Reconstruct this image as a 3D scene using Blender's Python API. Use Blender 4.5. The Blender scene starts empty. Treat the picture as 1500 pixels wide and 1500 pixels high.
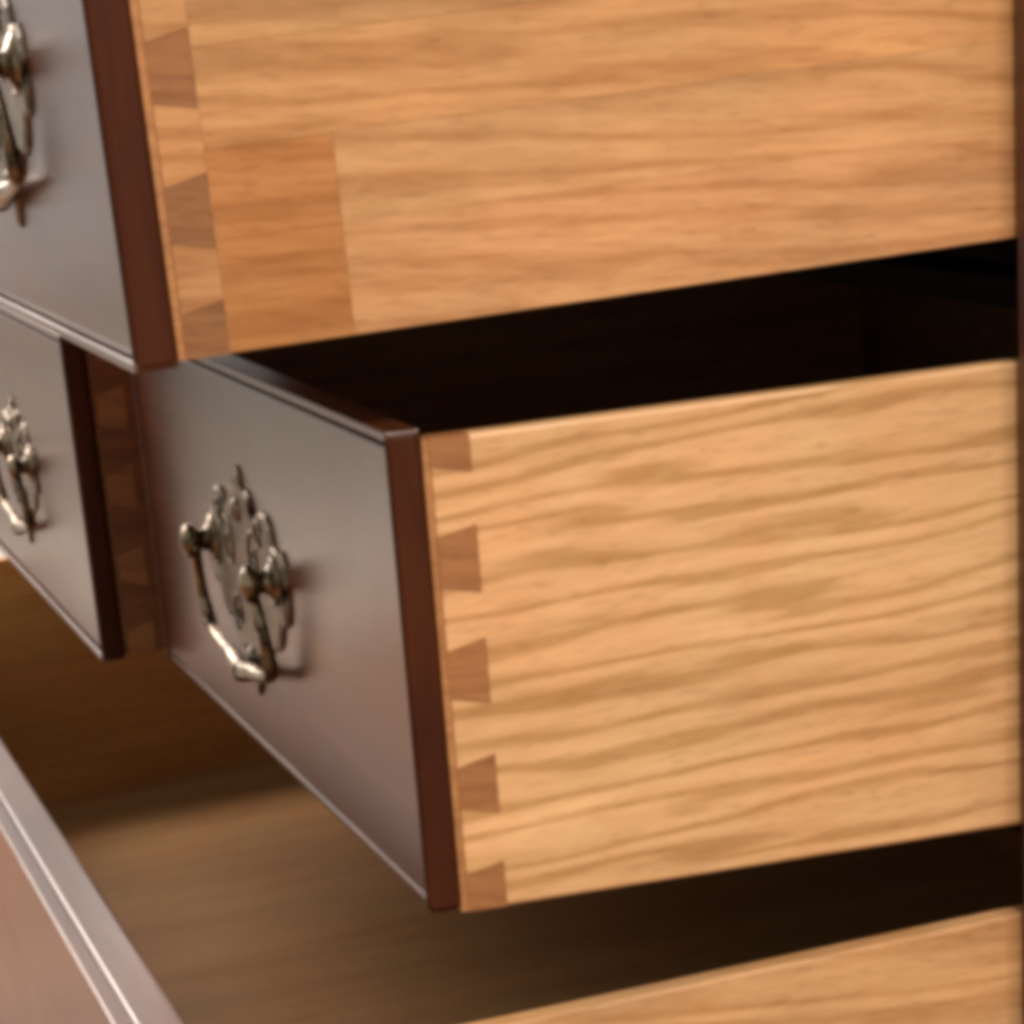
import bpy, bmesh, math, random
from mathutils import Vector, Matrix

scene = bpy.context.scene
col = scene.collection
random.seed(4)

# ------------------------------------------------------------ camera
YAW, PITCH, ROLL = -0.18483, -0.44182, -0.10719
fwd = Vector((-math.cos(PITCH) * math.cos(YAW), -math.cos(PITCH) * math.sin(YAW), math.sin(PITCH)))
rgt = fwd.cross(Vector((0, 0, 1))).normalized()
upv = rgt.cross(fwd)
cr, sr = math.cos(ROLL), math.sin(ROLL)
rx = cr * rgt + sr * upv
ux = -sr * rgt + cr * upv
cam_data = bpy.data.cameras.new('camera')
cam = bpy.data.objects.new('camera', cam_data)
col.objects.link(cam)
m = Matrix((rx, ux, -fwd)).transposed().to_4x4()
m.translation = (1.13971, -0.4965, 0.30993)
cam.matrix_world = m
cam_data.sensor_width = 36
cam_data.lens = 36 * 4559.56 / 1500
cam_data.shift_x = (750 - 558.55) / 1500
cam_data.shift_y = (2184.3 - 750) / 1500
cam_data.clip_start = 0.01
cam_data.clip_end = 100
scene.camera = cam
scene.cycles.pixel_filter_type = 'BLACKMAN_HARRIS'
scene.cycles.filter_width = 6.6

# ------------------------------------------------------------ room light
world = bpy.data.worlds.new('World')
scene.world = world
world.use_nodes = True
bg = world.node_tree.nodes['Background']
bg.inputs[0].default_value = (1.0, 0.94, 0.86, 1)
bg.inputs[1].default_value = 0.62


def lamp(name, loc, target, power, sx, sy, colour):
    d = bpy.data.lights.new(name, 'AREA')
    d.shape = 'RECTANGLE'
    d.size = sx
    d.size_y = sy
    d.energy = power
    d.color = colour
    o = bpy.data.objects.new(name, d)
    col.objects.link(o)
    o.location = loc
    o.rotation_euler = (Vector(target) - Vector(loc)).to_track_quat('-Z', 'Y').to_euler()
    return o


lamp('key_lamp', (1.9, 0.02, 2.0), (0, -0.15, 0.1), 67, 0.6, 0.6, (1.0, 0.93, 0.84))
lamp('window_lamp', (-3.1, -1.12, 1.55), (-0.6, -0.25, 0.0), 112, 1.5, 1.5, (1.0, 0.86, 0.78))

scene.view_settings.view_transform = 'Standard'
scene.view_settings.look = 'None'
scene.view_settings.exposure = 0
scene.view_settings.gamma = 1


# ------------------------------------------------------------ materials
def new_mat(name):
    mt = bpy.data.materials.new(name)
    mt.use_nodes = True
    return mt, mt.node_tree.nodes, mt.node_tree.links, mt.node_tree.nodes['Principled BSDF']


def grain_coords(N, L, tilt_deg, stretch):
    tc = N.new('ShaderNodeTexCoord')
    oi = N.new('ShaderNodeObjectInfo')
    sc = N.new('ShaderNodeVectorMath'); sc.operation = 'SCALE'; sc.inputs['Scale'].default_value = 7.3
    cmb = N.new('ShaderNodeCombineXYZ')
    for k in range(3):
        L.new(oi.outputs['Random'], cmb.inputs[k])
    L.new(cmb.outputs[0], sc.inputs[0])
    add = N.new('ShaderNodeVectorMath'); add.operation = 'ADD'
    L.new(tc.outputs['Object'], add.inputs[0]); L.new(sc.outputs[0], add.inputs[1])
    m0 = N.new('ShaderNodeMapping')
    m0.inputs['Rotation'].default_value = (math.radians(tilt_deg), 0, 0)
    L.new(add.outputs[0], m0.inputs[0])
    mp = N.new('ShaderNodeMapping')
    mp.inputs['Scale'].default_value = stretch
    L.new(m0.outputs[0], mp.inputs[0])
    return tc, oi, mp


def mixc(N, L, mode, fac, a, b):
    x = N.new('ShaderNodeMix'); x.data_type = 'RGBA'; x.blend_type = mode
    if hasattr(fac, 'is_linked'): L.new(fac, x.inputs[0])
    else: x.inputs[0].default_value = fac
    for s, v in ((x.inputs[6], a), (x.inputs[7], b)):
        if hasattr(v, 'is_linked'): L.new(v, s)
        else: s.default_value = v
    return x.outputs[2]


def ramp(N, L, src, stops):
    r = N.new('ShaderNodeValToRGB')
    e = r.color_ramp.elements
    e[0].position, e[0].color = stops[0]
    e[1].position, e[1].color = stops[-1]
    for p, c in stops[1:-1]:
        q = e.new(p); q.color = c
    L.new(src, r.inputs[0])
    return r.outputs[0]


def noise(N, L, vec, scale, detail=3, rough=0.55, dist=0.0):
    n = N.new('ShaderNodeTexNoise')
    n.inputs['Scale'].default_value = scale
    n.inputs['Detail'].default_value = detail
    n.inputs['Roughness'].default_value = rough
    n.inputs['Distortion'].default_value = dist
    L.new(vec, n.inputs['Vector'])
    return n.outputs[0]


def g(v): return (v, v, v, 1)


def oak_material(name, light, dark, figure, tilt, band, rough=0.42, spec=0.4, patch_tint=(1.0, 0.90, 0.86, 1), patch_y=1.0):
    mt, N, L, B = new_mat(name)
    tc, oi, mp = grain_coords(N, L, tilt, (1, 0.1, 1))
    big = noise(N, L, mp.outputs[0], 26, 2, 0.5, 0.4)
    bands = N.new('ShaderNodeTexWave')
    bands.wave_type = 'BANDS'; bands.bands_direction = 'Z'; bands.wave_profile = 'SIN'
    bands.inputs['Scale'].default_value = band
    bands.inputs['Distortion'].default_value = 10.5
    bands.inputs['Detail'].default_value = 2.5
    bands.inputs['Detail Scale'].default_value = 1.8
    bands.inputs['Detail Roughness'].default_value = 0.6
    L.new(mp.outputs[0], bands.inputs['Vector'])
    bandr = ramp(N, L, bands.outputs[1], [(0.06, g(0)), (0.38, g(0.72)), (0.9, g(1))])
    fine = noise(N, L, mp.outputs[0], 330, 4, 0.65, 0.2)
    finer = ramp(N, L, fine, [(0.34, g(0)), (0.62, g(1))])
    pm = N.new('ShaderNodeMapping'); pm.inputs['Scale'].default_value = (1, patch_y, 1)
    L.new(tc.outputs['Object'], pm.inputs[0])
    patch = noise(N, L, pm.outputs[0], 14, 3, 0.6)
    patchr = ramp(N, L, patch, [(0.35, g(0)), (0.65, g(1))])
    fig = N.new('ShaderNodeMath'); fig.operation = 'MULTIPLY_ADD'
    # figure = bands * figure + fine * (1-figure)
    w = N.new('ShaderNodeMix'); w.data_type = 'FLOAT'; w.inputs[0].default_value = figure
    L.new(finer, w.inputs[2]); L.new(bandr, w.inputs[3])
    base = mixc(N, L, 'MIX', w.outputs[0], dark, light)
    warm = mixc(N, L, 'MULTIPLY', 1.0, base, patch_tint)
    c2 = mixc(N, L, 'MIX', patchr, warm, base)
    bigr = ramp(N, L, big, [(0.3, g(0.86)), (0.7, g(1.04))])
    c3 = mixc(N, L, 'MULTIPLY', 1.0, c2, bigr)
    c4 = mixc(N, L, 'MULTIPLY', 1.0, c3, oi.outputs['Color'])
    # small open pores
    pores = noise(N, L, mp.outputs[0], 900, 2, 0.5)
    porer = ramp(N, L, pores, [(0.30, g(0.80)), (0.42, g(1))])
    c5 = mixc(N, L, 'MULTIPLY', 1.0, c4, porer)
    L.new(c5, B.inputs['Base Color'])
    B.inputs['Roughness'].default_value = rough
    B.inputs['Specular IOR Level'].default_value = spec
    bp = N.new('ShaderNodeBump'); bp.inputs['Strength'].default_value = 0.25; bp.inputs['Distance'].default_value = 0.0004
    L.new(w.outputs[0], bp.inputs['Height']); L.new(bp.outputs[0], B.inputs['Normal'])
    return mt


OAK = oak_material('oak_flat_sawn', (0.80, 0.485, 0.235, 1), (0.49, 0.265, 0.095, 1), 0.68, -2.6, 27)
OAK_FINE = oak_material('oak_straight_grain', (0.80, 0.435, 0.19, 1), (0.54, 0.25, 0.09, 1), 0.5, 5.0, 22, patch_tint=(0.74, 0.79, 0.84, 1), patch_y=0.3)
OAK_END = oak_material('front_board_wood', (0.41, 0.19, 0.065, 1), (0.29, 0.12, 0.038, 1), 0.35, 8.0, 30, 0.5)
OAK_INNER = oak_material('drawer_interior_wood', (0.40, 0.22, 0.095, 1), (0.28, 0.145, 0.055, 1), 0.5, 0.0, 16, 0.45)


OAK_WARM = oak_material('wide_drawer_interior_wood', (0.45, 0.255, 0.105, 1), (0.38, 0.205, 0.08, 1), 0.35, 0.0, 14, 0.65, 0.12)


def stained_material(name, light, dark, axis_scale, rough, coat, matte=False):
    mt, N, L, B = new_mat(name)
    tc, oi, mp = grain_coords(N, L, 0, axis_scale)
    a = noise(N, L, mp.outputs[0], 60, 4, 0.6, 0.5)
    ar = ramp(N, L, a, [(0.3, g(0)), (0.7, g(1))])
    c = mixc(N, L, 'MIX', ar, dark, light)
    b = noise(N, L, tc.outputs['Object'], 9, 3, 0.6)
    br = ramp(N, L, b, [(0.3, g(0.75)), (0.7, g(1.15))])
    c = mixc(N, L, 'MULTIPLY', 1.0, c, br)
    L.new(c, B.inputs['Base Color'])
    rr = N.new('ShaderNodeMapRange')
    rr.inputs[3].default_value = rough - 0.05; rr.inputs[4].default_value = rough + 0.07
    L.new(b, rr.inputs[0]); L.new(rr.outputs[0], B.inputs['Roughness'])
    B.inputs['Coat Weight'].default_value = coat
    B.inputs['Coat Roughness'].default_value = rough * 0.8
    bp = N.new('ShaderNodeBump'); bp.inputs['Strength'].default_value = 0.3; bp.inputs['Distance'].default_value = 0.0004
    fg = noise(N, L, mp.outputs[0], 420, 3, 0.6)
    L.new(fg, bp.inputs['Height']); L.new(bp.outputs[0], B.inputs['Normal'])
    if matte:
        B.inputs['Specular IOR Level'].default_value = 0.15
    return mt


MAHOGANY = stained_material('dark_stained_front', (0.135, 0.040, 0.015, 1), (0.070, 0.019, 0.007, 1), (0.08, 1, 1), 0.29, 0.25)
END_GRAIN = stained_material('stained_end_grain', (0.085, 0.021, 0.006, 1), (0.045, 0.010, 0.003, 1), (1, 1, .15), 0.55, 0.0, True)
SHADE_DARK = stained_material('shade_coloured_wood', (0.022, 0.010, 0.006, 1), (0.014, 0.006, 0.004, 1), (.1, 1, 1), 0.8, 0.0, True)  # near-black colour stands in for shade inside the case and gaps
MAHOGANY_V = stained_material('dark_stained_case', (0.11, 0.035, 0.015, 1), (0.06, 0.018, 0.009, 1), (1, 1, 0.08), 0.4, 0.2)



def brass_material(name, a, b, rough):
    mt, N, L, B = new_mat(name)
    tc = N.new('ShaderNodeTexCoord')
    nb = noise(N, L, tc.outputs['Object'], 110, 4, 0.65)
    L.new(ramp(N, L, nb, [(0.38, a), (0.62, b)]), B.inputs['Base Color'])
    rr = N.new('ShaderNodeMapRange')
    rr.inputs[3].default_value = rough - 0.1; rr.inputs[4].default_value = rough + 0.15
    L.new(nb, rr.inputs[0]); L.new(rr.outputs[0], B.inputs['Roughness'])
    B.inputs['Metallic'].default_value = 1.0
    return mt


BRASS = brass_material('antique_brass', (0.05, 0.036, 0.02, 1), (0.34, 0.27, 0.18, 1), 0.28)
BRASS_PLATE = brass_material('tarnished_brass_plate', (0.13, 0.105, 0.08, 1), (0.27, 0.225, 0.17, 1), 0.45)


def floor_material(name, a, b, scale, rough):
    mt, N, L, B = new_mat(name)
    tc = N.new('ShaderNodeTexCoord')
    nb = noise(N, L, tc.outputs['Object'], scale, 5, 0.6)
    L.new(ramp(N, L, nb, [(0.35, a), (0.65, b)]), B.inputs['Base Color'])
    B.inputs['Roughness'].default_value = rough
    return mt


FLOOR = floor_material('reddish_wood_floor', (0.20, 0.075, 0.028, 1), (0.38, 0.18, 0.075, 1), 5, 0.5)
REFLECTOR = floor_material('pale_reflector', (0.78, 0.72, 0.63, 1), (0.86, 0.80, 0.71, 1), 40, 0.9)  # pale colour for the added off-frame reflecting sheet


# ------------------------------------------------------------ helpers
def finish(name, bm, mat, parent=None, smooth=False, colour=None):
    bmesh.ops.recalc_face_normals(bm, faces=bm.faces)
    me = bpy.data.meshes.new(name)
    bm.to_mesh(me); bm.free()
    me.materials.append(mat)
    if smooth:
        for p in me.polygons: p.use_smooth = True
    o = bpy.data.objects.new(name, me)
    col.objects.link(o)
    if parent: o.parent = parent
    if colour: o.color = colour
    return o


def box(bm, x0, x1, y0, y1, z0, z1, bev=0.0, seg=1):
    n = bmesh.new()
    bmesh.ops.create_cube(n, size=1)
    for v in n.verts:
        v.co = Vector(((x0 + x1) / 2 + v.co.x * (x1 - x0), (y0 + y1) / 2 + v.co.y * (y1 - y0), (z0 + z1) / 2 + v.co.z * (z1 - z0)))
    if bev > 0:
        bmesh.ops.bevel(n, geom=n.edges[:], offset=bev, segments=seg, affect='EDGES', profile=0.5)
    me = bpy.data.meshes.new('t'); n.to_mesh(me); n.free()
    bm.from_mesh(me); bpy.data.meshes.remove(me)


def one_box(name, dims, mat, parent, bev=0.0, seg=1, colour=None):
    bm = bmesh.new(); box(bm, *dims, bev, seg)
    return finish(name, bm, mat, parent, colour=colour)


def prism_x(bm, pts, x0, x1):
    """polygon in (y, z) extruded along x"""
    a = [bm.verts.new((x0, y, z)) for y, z in pts]
    b = [bm.verts.new((x1, y, z)) for y, z in pts]
    n = len(pts)
    bm.faces.new(a); bm.faces.new(b)
    for i in range(n):
        bm.faces.new((a[i], a[(i + 1) % n], b[(i + 1) % n], b[i]))


def bevel_long(bm, off, seg=2):
    es = []
    for e in bm.edges:
        p, q = e.verts[0].co, e.verts[1].co
        if abs(p.x - q.x) < 1e-6 and abs(p.z - q.z) < 1e-6 and abs(p.y - q.y) > 0.1:
            es.append(e)
    bmesh.ops.bevel(bm, geom=es, offset=off, segments=seg, affect='EDGES', profile=0.5)


def tag(o, label=None, cat=None, group=None, kind=None):
    if label: o['label'] = label
    if cat: o['category'] = cat
    if group: o['group'] = group
    if kind: o['kind'] = kind


def empty(name, loc, rot=(0, 0, 0)):
    o = bpy.data.objects.new(name, None)
    o.empty_display_size = 0.05
    col.objects.link(o)
    o.location = loc; o.rotation_euler = rot
    return o


# ------------------------------------------------------------ handle
def tube(bm, pts, radii, seg=12):
    rings = []
    prev = None
    for i, p in enumerate(pts):
        t = (pts[min(i + 1, len(pts) - 1)] - pts[max(i - 1, 0)]).normalized()
        ref = prev if prev else Vector((0, -1, 0)) if abs(t.y) < 0.9 else Vector((1, 0, 0))
        n = (ref - t * ref.dot(t)).normalized()
        prev = n
        b = t.cross(n)
        rings.append([bm.verts.new(p + radii[i] * (math.cos(a) * n + math.sin(a) * b))
                      for a in [2 * math.pi * k / seg for k in range(seg)]])
    for r, s in zip(rings, rings[1:]):
        for k in range(seg):
            bm.faces.new((r[k], r[(k + 1) % seg], s[(k + 1) % seg], s[k]))
    bm.faces.new(rings[0]); bm.faces.new(rings[-1])


def lathe_y(bm, cx, cz, prof, seg=20):
    """prof: (distance out of the face, radius), axis along -y"""
    rings = []
    for d, r in prof:
        rings.append([bm.verts.new((cx + r * math.cos(a), -d, cz + r * math.sin(a)))
                      for a in [2 * math.pi * k / seg for k in range(seg)]])
    for r, s in zip(rings, rings[1:]):
        for k in range(seg):
            bm.faces.new((r[k], r[(k + 1) % seg], s[(k + 1) % seg], s[k]))
    bm.faces.new(rings[0]); bm.faces.new(rings[-1])


def plate_outline():
    # right half of a bat-wing backplate, from the top finial round to the bottom finial (x, z)
    half = [(x * 1.15, z * .96) for x, z in [(0, .052), (.004, .049), (.005, .044), (.010, .040), (.016, .043), (.021, .041), (.023, .035), (.030, .031),
            (.036, .034), (.044, .037), (.053, .036), (.060, .031), (.063, .024), (.070, .022), (.078, .024), (.084, .019),
            (.085, .011), (.080, .006), (.083, .000), (.080, -.008), (.073, -.011), (.068, -.008), (.064, -.014), (.058, -.022),
            (.049, -.026), (.042, -.023), (.036, -.026), (.030, -.034), (.021, -.037), (.014, -.034), (.009, -.039),
            (.007, -.046), (.003, -.053), (0, -.056)]]
    left = [(-x, z) for x, z in half[1:-1]][::-1]
    return half + left


PX = 0.075           # half distance of the posts


def make_handle(parent, cx, cz, swing=0.0):
    out = plate_outline()
    bm = bmesh.new()
    front = [bm.verts.new((cx + x * .96, -.0024, cz + z * .96)) for x, z in out]
    edge = [bm.verts.new((cx + x, -.0012, cz + z)) for x, z in out]
    back = [bm.verts.new((cx + x, .0004, cz + z)) for x, z in out]
    n = len(out)
    f = bm.faces.new(front)
    for i in range(n):
        j = (i + 1) % n
        bm.faces.new((front[i], front[j], edge[j], edge[i]))
        bm.faces.new((edge[i], edge[j], back[j], back[i]))
    bm.faces.new(back)
    bmesh.ops.triangulate(bm, faces=[q for q in bm.faces if len(q.verts) > 4])
    # raised scrollwork on the plate
    for s in (-1, 1):
        for (ax, az, r0, turns, ph) in ((.030, .012, .013, 1.25, 1.2), (.068, .006, .010, 1.1, 2.6), (.022, -.018, .011, 1.2, -1.0), (.047, .024, .008, 1.1, .4)):
            pts, rad = [], []
            for k in range(19):
                u = k / 18
                a = ph + u * turns * 2 * math.pi
                r = r0 * (1 - .75 * u)
                pts.append(Vector((cx + s * (ax + r * math.cos(a)), -.0028, cz + az + r * math.sin(a))))
                rad.append(.0010 - .0004 * u)
            tube(bm, pts, rad, 6)
    lathe_y(bm, cx, cz + .031, [(.001, .0065), (.0035, .0055), (.0055, .003), (.006, .0005)], 12)
    lathe_y(bm, cx, cz - .035, [(.001, .0055), (.0035, .0045), (.005, .0025), (.0055, .0005)], 12)
    hd = finish('handle', bm, BRASS_PLATE, parent)
    for s in (-1, 1):
        bm = bmesh.new()
        lathe_y(bm, cx + s * PX, cz + .009, [(0, .011), (.003, .0112), (.0045, .009), (.006, .0055), (.0095, .0045),
                                      (.011, .0072), (.0135, .0084), (.016, .0075), (.018, .004), (.0186, .0005)], 22)
        finish('post', bm, BRASS, hd, True)
    bm = bmesh.new()
    pts, rad = [], []
    K = 44
    for k in range(K + 1):
        u = -1 + 2 * k / K
        au = abs(u)
        # arms leave the outer side of each post, drop, and meet in a cusped bow
        if au > .62:
            w = (au - .62) / .38
            x = .0795 - .010 * (w - .4) ** 2 * 2 - .004 * w
            z = -.034 + .034 * w
        else:
            w = au / .62
            x = .0775 * math.sin(w * math.pi / 2) ** .9
            z = -.034 - .012 * math.cos(w * math.pi / 2) ** .8 - .003 * math.exp(-(w / .13) ** 2)
        y = -.0125 + .0045 * min(1, -z / .045)
        pts.append(Vector((cx + (x if u > 0 else -x), y, cz + .008 + z)))
        rad.append(.0026 + .0022 * math.exp(-(u / .16) ** 2) + .0012 * math.exp(-((au - .55) / .12) ** 2))
    tube(bm, pts, rad, 12)
    lathe_b = pts[K // 2]
    for dx, r in ((0, .0058), (-.009, .0044), (.009, .0044)):
        bmesh.ops.create_uvsphere(bm, u_segments=12, v_segments=8, radius=r, matrix=Matrix.Translation(lathe_b + Vector((dx, 0, 0.0008 * abs(dx) / .009))))
    finish('bail', bm, BRASS, hd, True)
    return hd


# ------------------------------------------------------------ drawers
SIDE_T = .012
LAP = .003


def pin_polys(pins, t, b, H, flare):
    """pins: (low z, high z) at the base line; they narrow towards the front"""
    polys = []
    for lo, hi in pins:
        l2 = lo if lo <= 0.0005 else lo + flare
        h2 = hi if hi >= H - 0.0005 else hi - flare
        polys.append([(t + LAP, l2), (b, lo), (b, hi), (t + LAP, h2)])
    return polys


def side_outline(pins, t, b, H, flare, y_end):
    """side board outline: tails fill the room between the pins (counter-clockwise in y, z)"""
    gap = .00025
    pts = [(y_end, 0)]
    ps = sorted(pins)
    y0 = t + LAP
    cur = []
    for lo, hi in ps:
        l2 = lo if lo <= 0.0005 else lo + flare
        h2 = hi if hi >= H - 0.0005 else hi - flare
        if lo <= 0.0005:
            cur += [(b + gap, 0), (b + gap, hi + gap), (y0 + gap, h2 + gap)]
        elif hi >= H - 0.0005:
            cur += [(y0 + gap, l2 - gap), (b + gap, lo - gap), (b + gap, H)]
        else:
            cur += [(y0 + gap, l2 - gap), (b + gap, lo - gap), (b + gap, hi + gap), (y0 + gap, h2 + gap)]
    return pts + cur + [(y_end, H)]


def make_drawer(label, loc, rot, W, H, t, b, pins, depth, flare, mat, handles=(), staves=None, rise=.004,
                inner=OAK_INNER, side_col=(1, 1, 1, 1), swing=0.0, lining_drop=.014, left_col=(1, 1, 1, 1), back_mat=None, pin_col=1.0, low_bead=True, front_low=-.002, lap_col=1.0, handle_scale=1.0):
    root = empty('drawer', loc, rot)
    tag(root, label, 'drawer', 'open drawers of the dresser')
    HT = H + rise
    # moulded front with a raised bead round its edge
    x0, x1 = -W, .0012
    z0, z1 = front_low, HT
    bead, groove = .0034, .0022
    bm = bmesh.new()
    k = bead + groove
    box(bm, x0 + k, x1 - k, 0, t, z0 + k, z1 - k, .0012, 2)
    box(bm, x0 + bead * .5, x1 - bead * .5, .0032, t - .0002, z0 + bead * .5, z1 - bead * .5)
    fp = finish('front_panel', bm, MAHOGANY, root)
    bm = bmesh.new()
    box(bm, x0, x1 - .0008, -.0015, t, z1 - bead, z1, .0008, 2)
    box(bm, x0, x1 - .0008, -.0015 if low_bead else .0003, t, z0, z0 + (bead if low_bead else k + .0003), .0008 if low_bead else .003, 2 if low_bead else 4)
    box(bm, x0 + .0001, x0 + bead, -.0014, t - .0001, z0 + bead * .6, z1 - bead * .6, .0011, 2)
    finish('edge_bead', bm, MAHOGANY, fp)
    one_box('end_edge', (x1 - bead, x1, -.0014, t + .0001, z0 + .0002, z1 - .0002), END_GRAIN, fp, min(.0028, t * .3), 4)
    # wooden board behind the front, whose ends carry the pins
    bm = bmesh.new()
    box(bm, -W + SIDE_T, -SIDE_T, t + .0001, b, 0, H - lining_drop, .0016 if lining_drop < 0 else 0, 3)
    ib = finish('front_lining', bm, MAHOGANY if lining_drop < .002 else SHADE_DARK, root)  # lowered linings take the near-black shade colour
    one_box('end_lap', (-SIDE_T, -.0003, t + .0002, t + LAP, 0.0003, H - .0003), OAK_END, ib, colour=(1.25 * lap_col, 1.3 * lap_col, 1.4 * lap_col, 1))
    for poly in pin_polys(pins, t, b, H, flare):
        j = random.uniform(-.00012, .00012)
        bm = bmesh.new(); prism_x(bm, poly, -SIDE_T, .0002 + j)
        v = random.uniform(.92, 1.08)
        finish('dovetail_pin', bm, OAK_END, ib, colour=(v * pin_col, v * pin_col, v * pin_col * 1.08, 1))
    # right side board with its tails
    if staves:
        bm = bmesh.new()
        out = side_outline(pins, t, b, H, flare, b + .0006)
        prism_x(bm, out, -SIDE_T, 0)
        box(bm, -SIDE_T, -.0062, b + .0008, depth, 0.0002, H - .0002)
        sp = finish('side_panel', bm, mat, root, colour=side_col)
        for (ya, yb, za, zb, c) in staves:
            one_box('stave', (-.006, 0, max(ya, b + .0007), yb, za, zb), mat, sp, .00005, 1, c)
    else:
        bm = bmesh.new()
        prism_x(bm, side_outline(pins, t, b, H, flare, depth), -SIDE_T, 0)
        bevel_long(bm, .0016)
        sp = finish('side_panel', bm, mat, root, colour=side_col)
    # left side board, back and bottom
    bm = bmesh.new(); box(bm, -W + .0008, -W + SIDE_T, t + LAP + .0003, depth, 0, H, .001, 1)
    finish('side_panel', bm, inner, root, colour=left_col)
    one_box('back_panel', (-W + SIDE_T + .0002, -SIDE_T - .0002, depth - .014, depth - .001, .012, H - .006), back_mat or inner, root, .001, colour=(.5, .45, .4, 1))  # back tinted darker, shade of the deep gap put into its colour
    one_box('bottom_panel', (-W + SIDE_T - .002, -SIDE_T + .002, b - .003, depth - .0145, .010, .0155), inner, root)
    for cx, cz in handles:
        hd = make_handle(fp, cx, cz, swing)
        hd.scale = (handle_scale,) * 3
        hd.location = (cx * (1 - handle_scale), 0, cz * (1 - handle_scale))
    return root


def tilt_loc(x, y, z0, a):
    return (x, math.cos(a) * y, z0 + math.sin(a) * y)


# middle right drawer
M_pins = [(0, .0172), (.0361, .0581), (.0772, .1010), (.1179, .1418), (.1605, .1735)]
make_drawer('open drawer in the middle, below the black gap, its oak side with five dark dovetails',
            (0, -.23987, -.0035), (0, 0, 0), .60, .1735, .0116, .0296, M_pins, .42, .0034, OAK, [(-.315, .0845)], low_bead=False, front_low=.0015)

# upper right drawer, pulled out further and sagging a little
U_pins = [(0, .0175), (.0350, .0585), (.0795, .1040), (.124, .146), (.158, .18)]
B0 = .0324
ST = [(B0, .078, .0003, .037, (.82, .64, .45, 1)), (.0781, .42, .0003, .037, (.93, .87, .86, 1)),
      (B0, .078, .0371, .066, (.76, .59, .42, 1)), (.0781, .42, .0371, .066, (.90, .87, .84, 1)),
      (B0, .42, .0661, .098, (.92, .84, .74, 1)),
      (B0, .42, .0981, .13, (.90, .84, .74, 1)),
      (B0, .42, .1301, .1797, (.90, .84, .76, 1))]
aU = .02045
make_drawer('topmost open drawer, its side glued up from patchy orange and greyish oak staves',
            tilt_loc(0, -.32651, .21287, aU), (aU, 0, 0), .60, .18, .01427, B0, U_pins, .42, .003, OAK_FINE, [(-.270, .090)], pin_col=0.8, staves=ST, side_col=(.88, .78, .70, 1))

# middle left drawer
D_pins = M_pins
aD = .002
make_drawer('open drawer at the left edge, only its grey front and shaded reddish side showing',
            tilt_loc(-.62658, -.27196, 0, aD), (aD, 0, 0), .735, .1670, .0116, .0296, [(a, min(q, .167)) for a, q in M_pins], .42, .0045, OAK_INNER, [(-.282, .074)], side_col=(.60, .42, .36, 1), pin_col=.9, lap_col=.55, handle_scale=.87)  # side tint darkened to paint in shade beside the middle drawer

# wide bottom drawer
aL = .050
HL = .210
L_pins = [(0, .012), (.032, .055), (.075, .098), (.117, .140), (.158, .180), (.199, .210)]
make_drawer('lowest wide open drawer, seen into from above, bright moulded rim at lower left',
            tilt_loc(0, -.343, -.03953 - HL, aL), (aL, 0, 0), 1.420, HL, .0062, .0256, L_pins, .66, .0045, OAK_FINE, [], rise=.0, inner=OAK_WARM, lining_drop=-.0014, left_col=(1.85, 1.75, 1.45, 1), back_mat=OAK_WARM)  # left wall tint raised to paint in light that hardly reaches it

# ------------------------------------------------------------ dresser case
case = empty('dresser', (-.613, .02, -.42))
tag(case, 'dark stained wooden dresser case holding the pulled out drawers, a strip at the right edge', 'dresser')
inv = (.613, -.02, .42)


def cpart(name, d, mat=MAHOGANY_V, bev=.0015):
    bm = bmesh.new()
    box(bm, d[0] + inv[0], d[1] + inv[0], d[2] + inv[1], d[3] + inv[1], d[4] + inv[2], d[5] + inv[2], bev, 2)
    return finish(name, bm, mat, case)


cpart('stile', (.0025, .042, 0, .022, -.30, .44))
cpart('stile', (-.6255, -.6010, 0, .022, -.032, .41))
cpart('stile', (-1.470, -1.428, 0, .022, -.30, .44))
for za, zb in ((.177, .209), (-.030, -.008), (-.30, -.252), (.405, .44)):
    cpart('rail', (-1.4275, .0018, .045, .066, za, zb), SHADE_DARK)
cpart('case_side', (.020, .042, .0225, .68, -.30, .44), SHADE_DARK)
cpart('case_side', (-1.470, -1.448, .0225, .68, -.30, .44), SHADE_DARK)
cpart('divider', (-.622, -.604, .0225, .67, -.030, .44), SHADE_DARK)
cpart('back_panel', (-1.448, .020, .68, .69, -.30, .44), SHADE_DARK)
cpart('dust_panel', (-1.447, .019, .0225, .67, .188, .194), SHADE_DARK)
cpart('dust_panel', (-1.447, .019, .0225, .67, -.022, -.016), SHADE_DARK)
cpart('top', (-1.490, .062, -.02, .70, .441, .465))
cpart('plinth', (-1.480, .052, -.01, .69, -.42, -.301))

bm = bmesh.new()
bmesh.ops.create_grid(bm, x_segments=1, y_segments=1, size=9, matrix=Matrix.Translation((0, 0, -.42)))
fl = finish('floor', bm, FLOOR)  # unseen floor, its brown added for the drawer fronts to reflect
tag(fl, kind='structure')
bm = bmesh.new()
box(bm, -7.5, -3.0, -4.0, 3.0, -.4198, -.408, .004, 2)
cp = finish('reflector_sheet', bm, REFLECTOR)  # unseen pale sheet added so the dark drawer fronts mirror something bright
tag(cp, kind='structure')
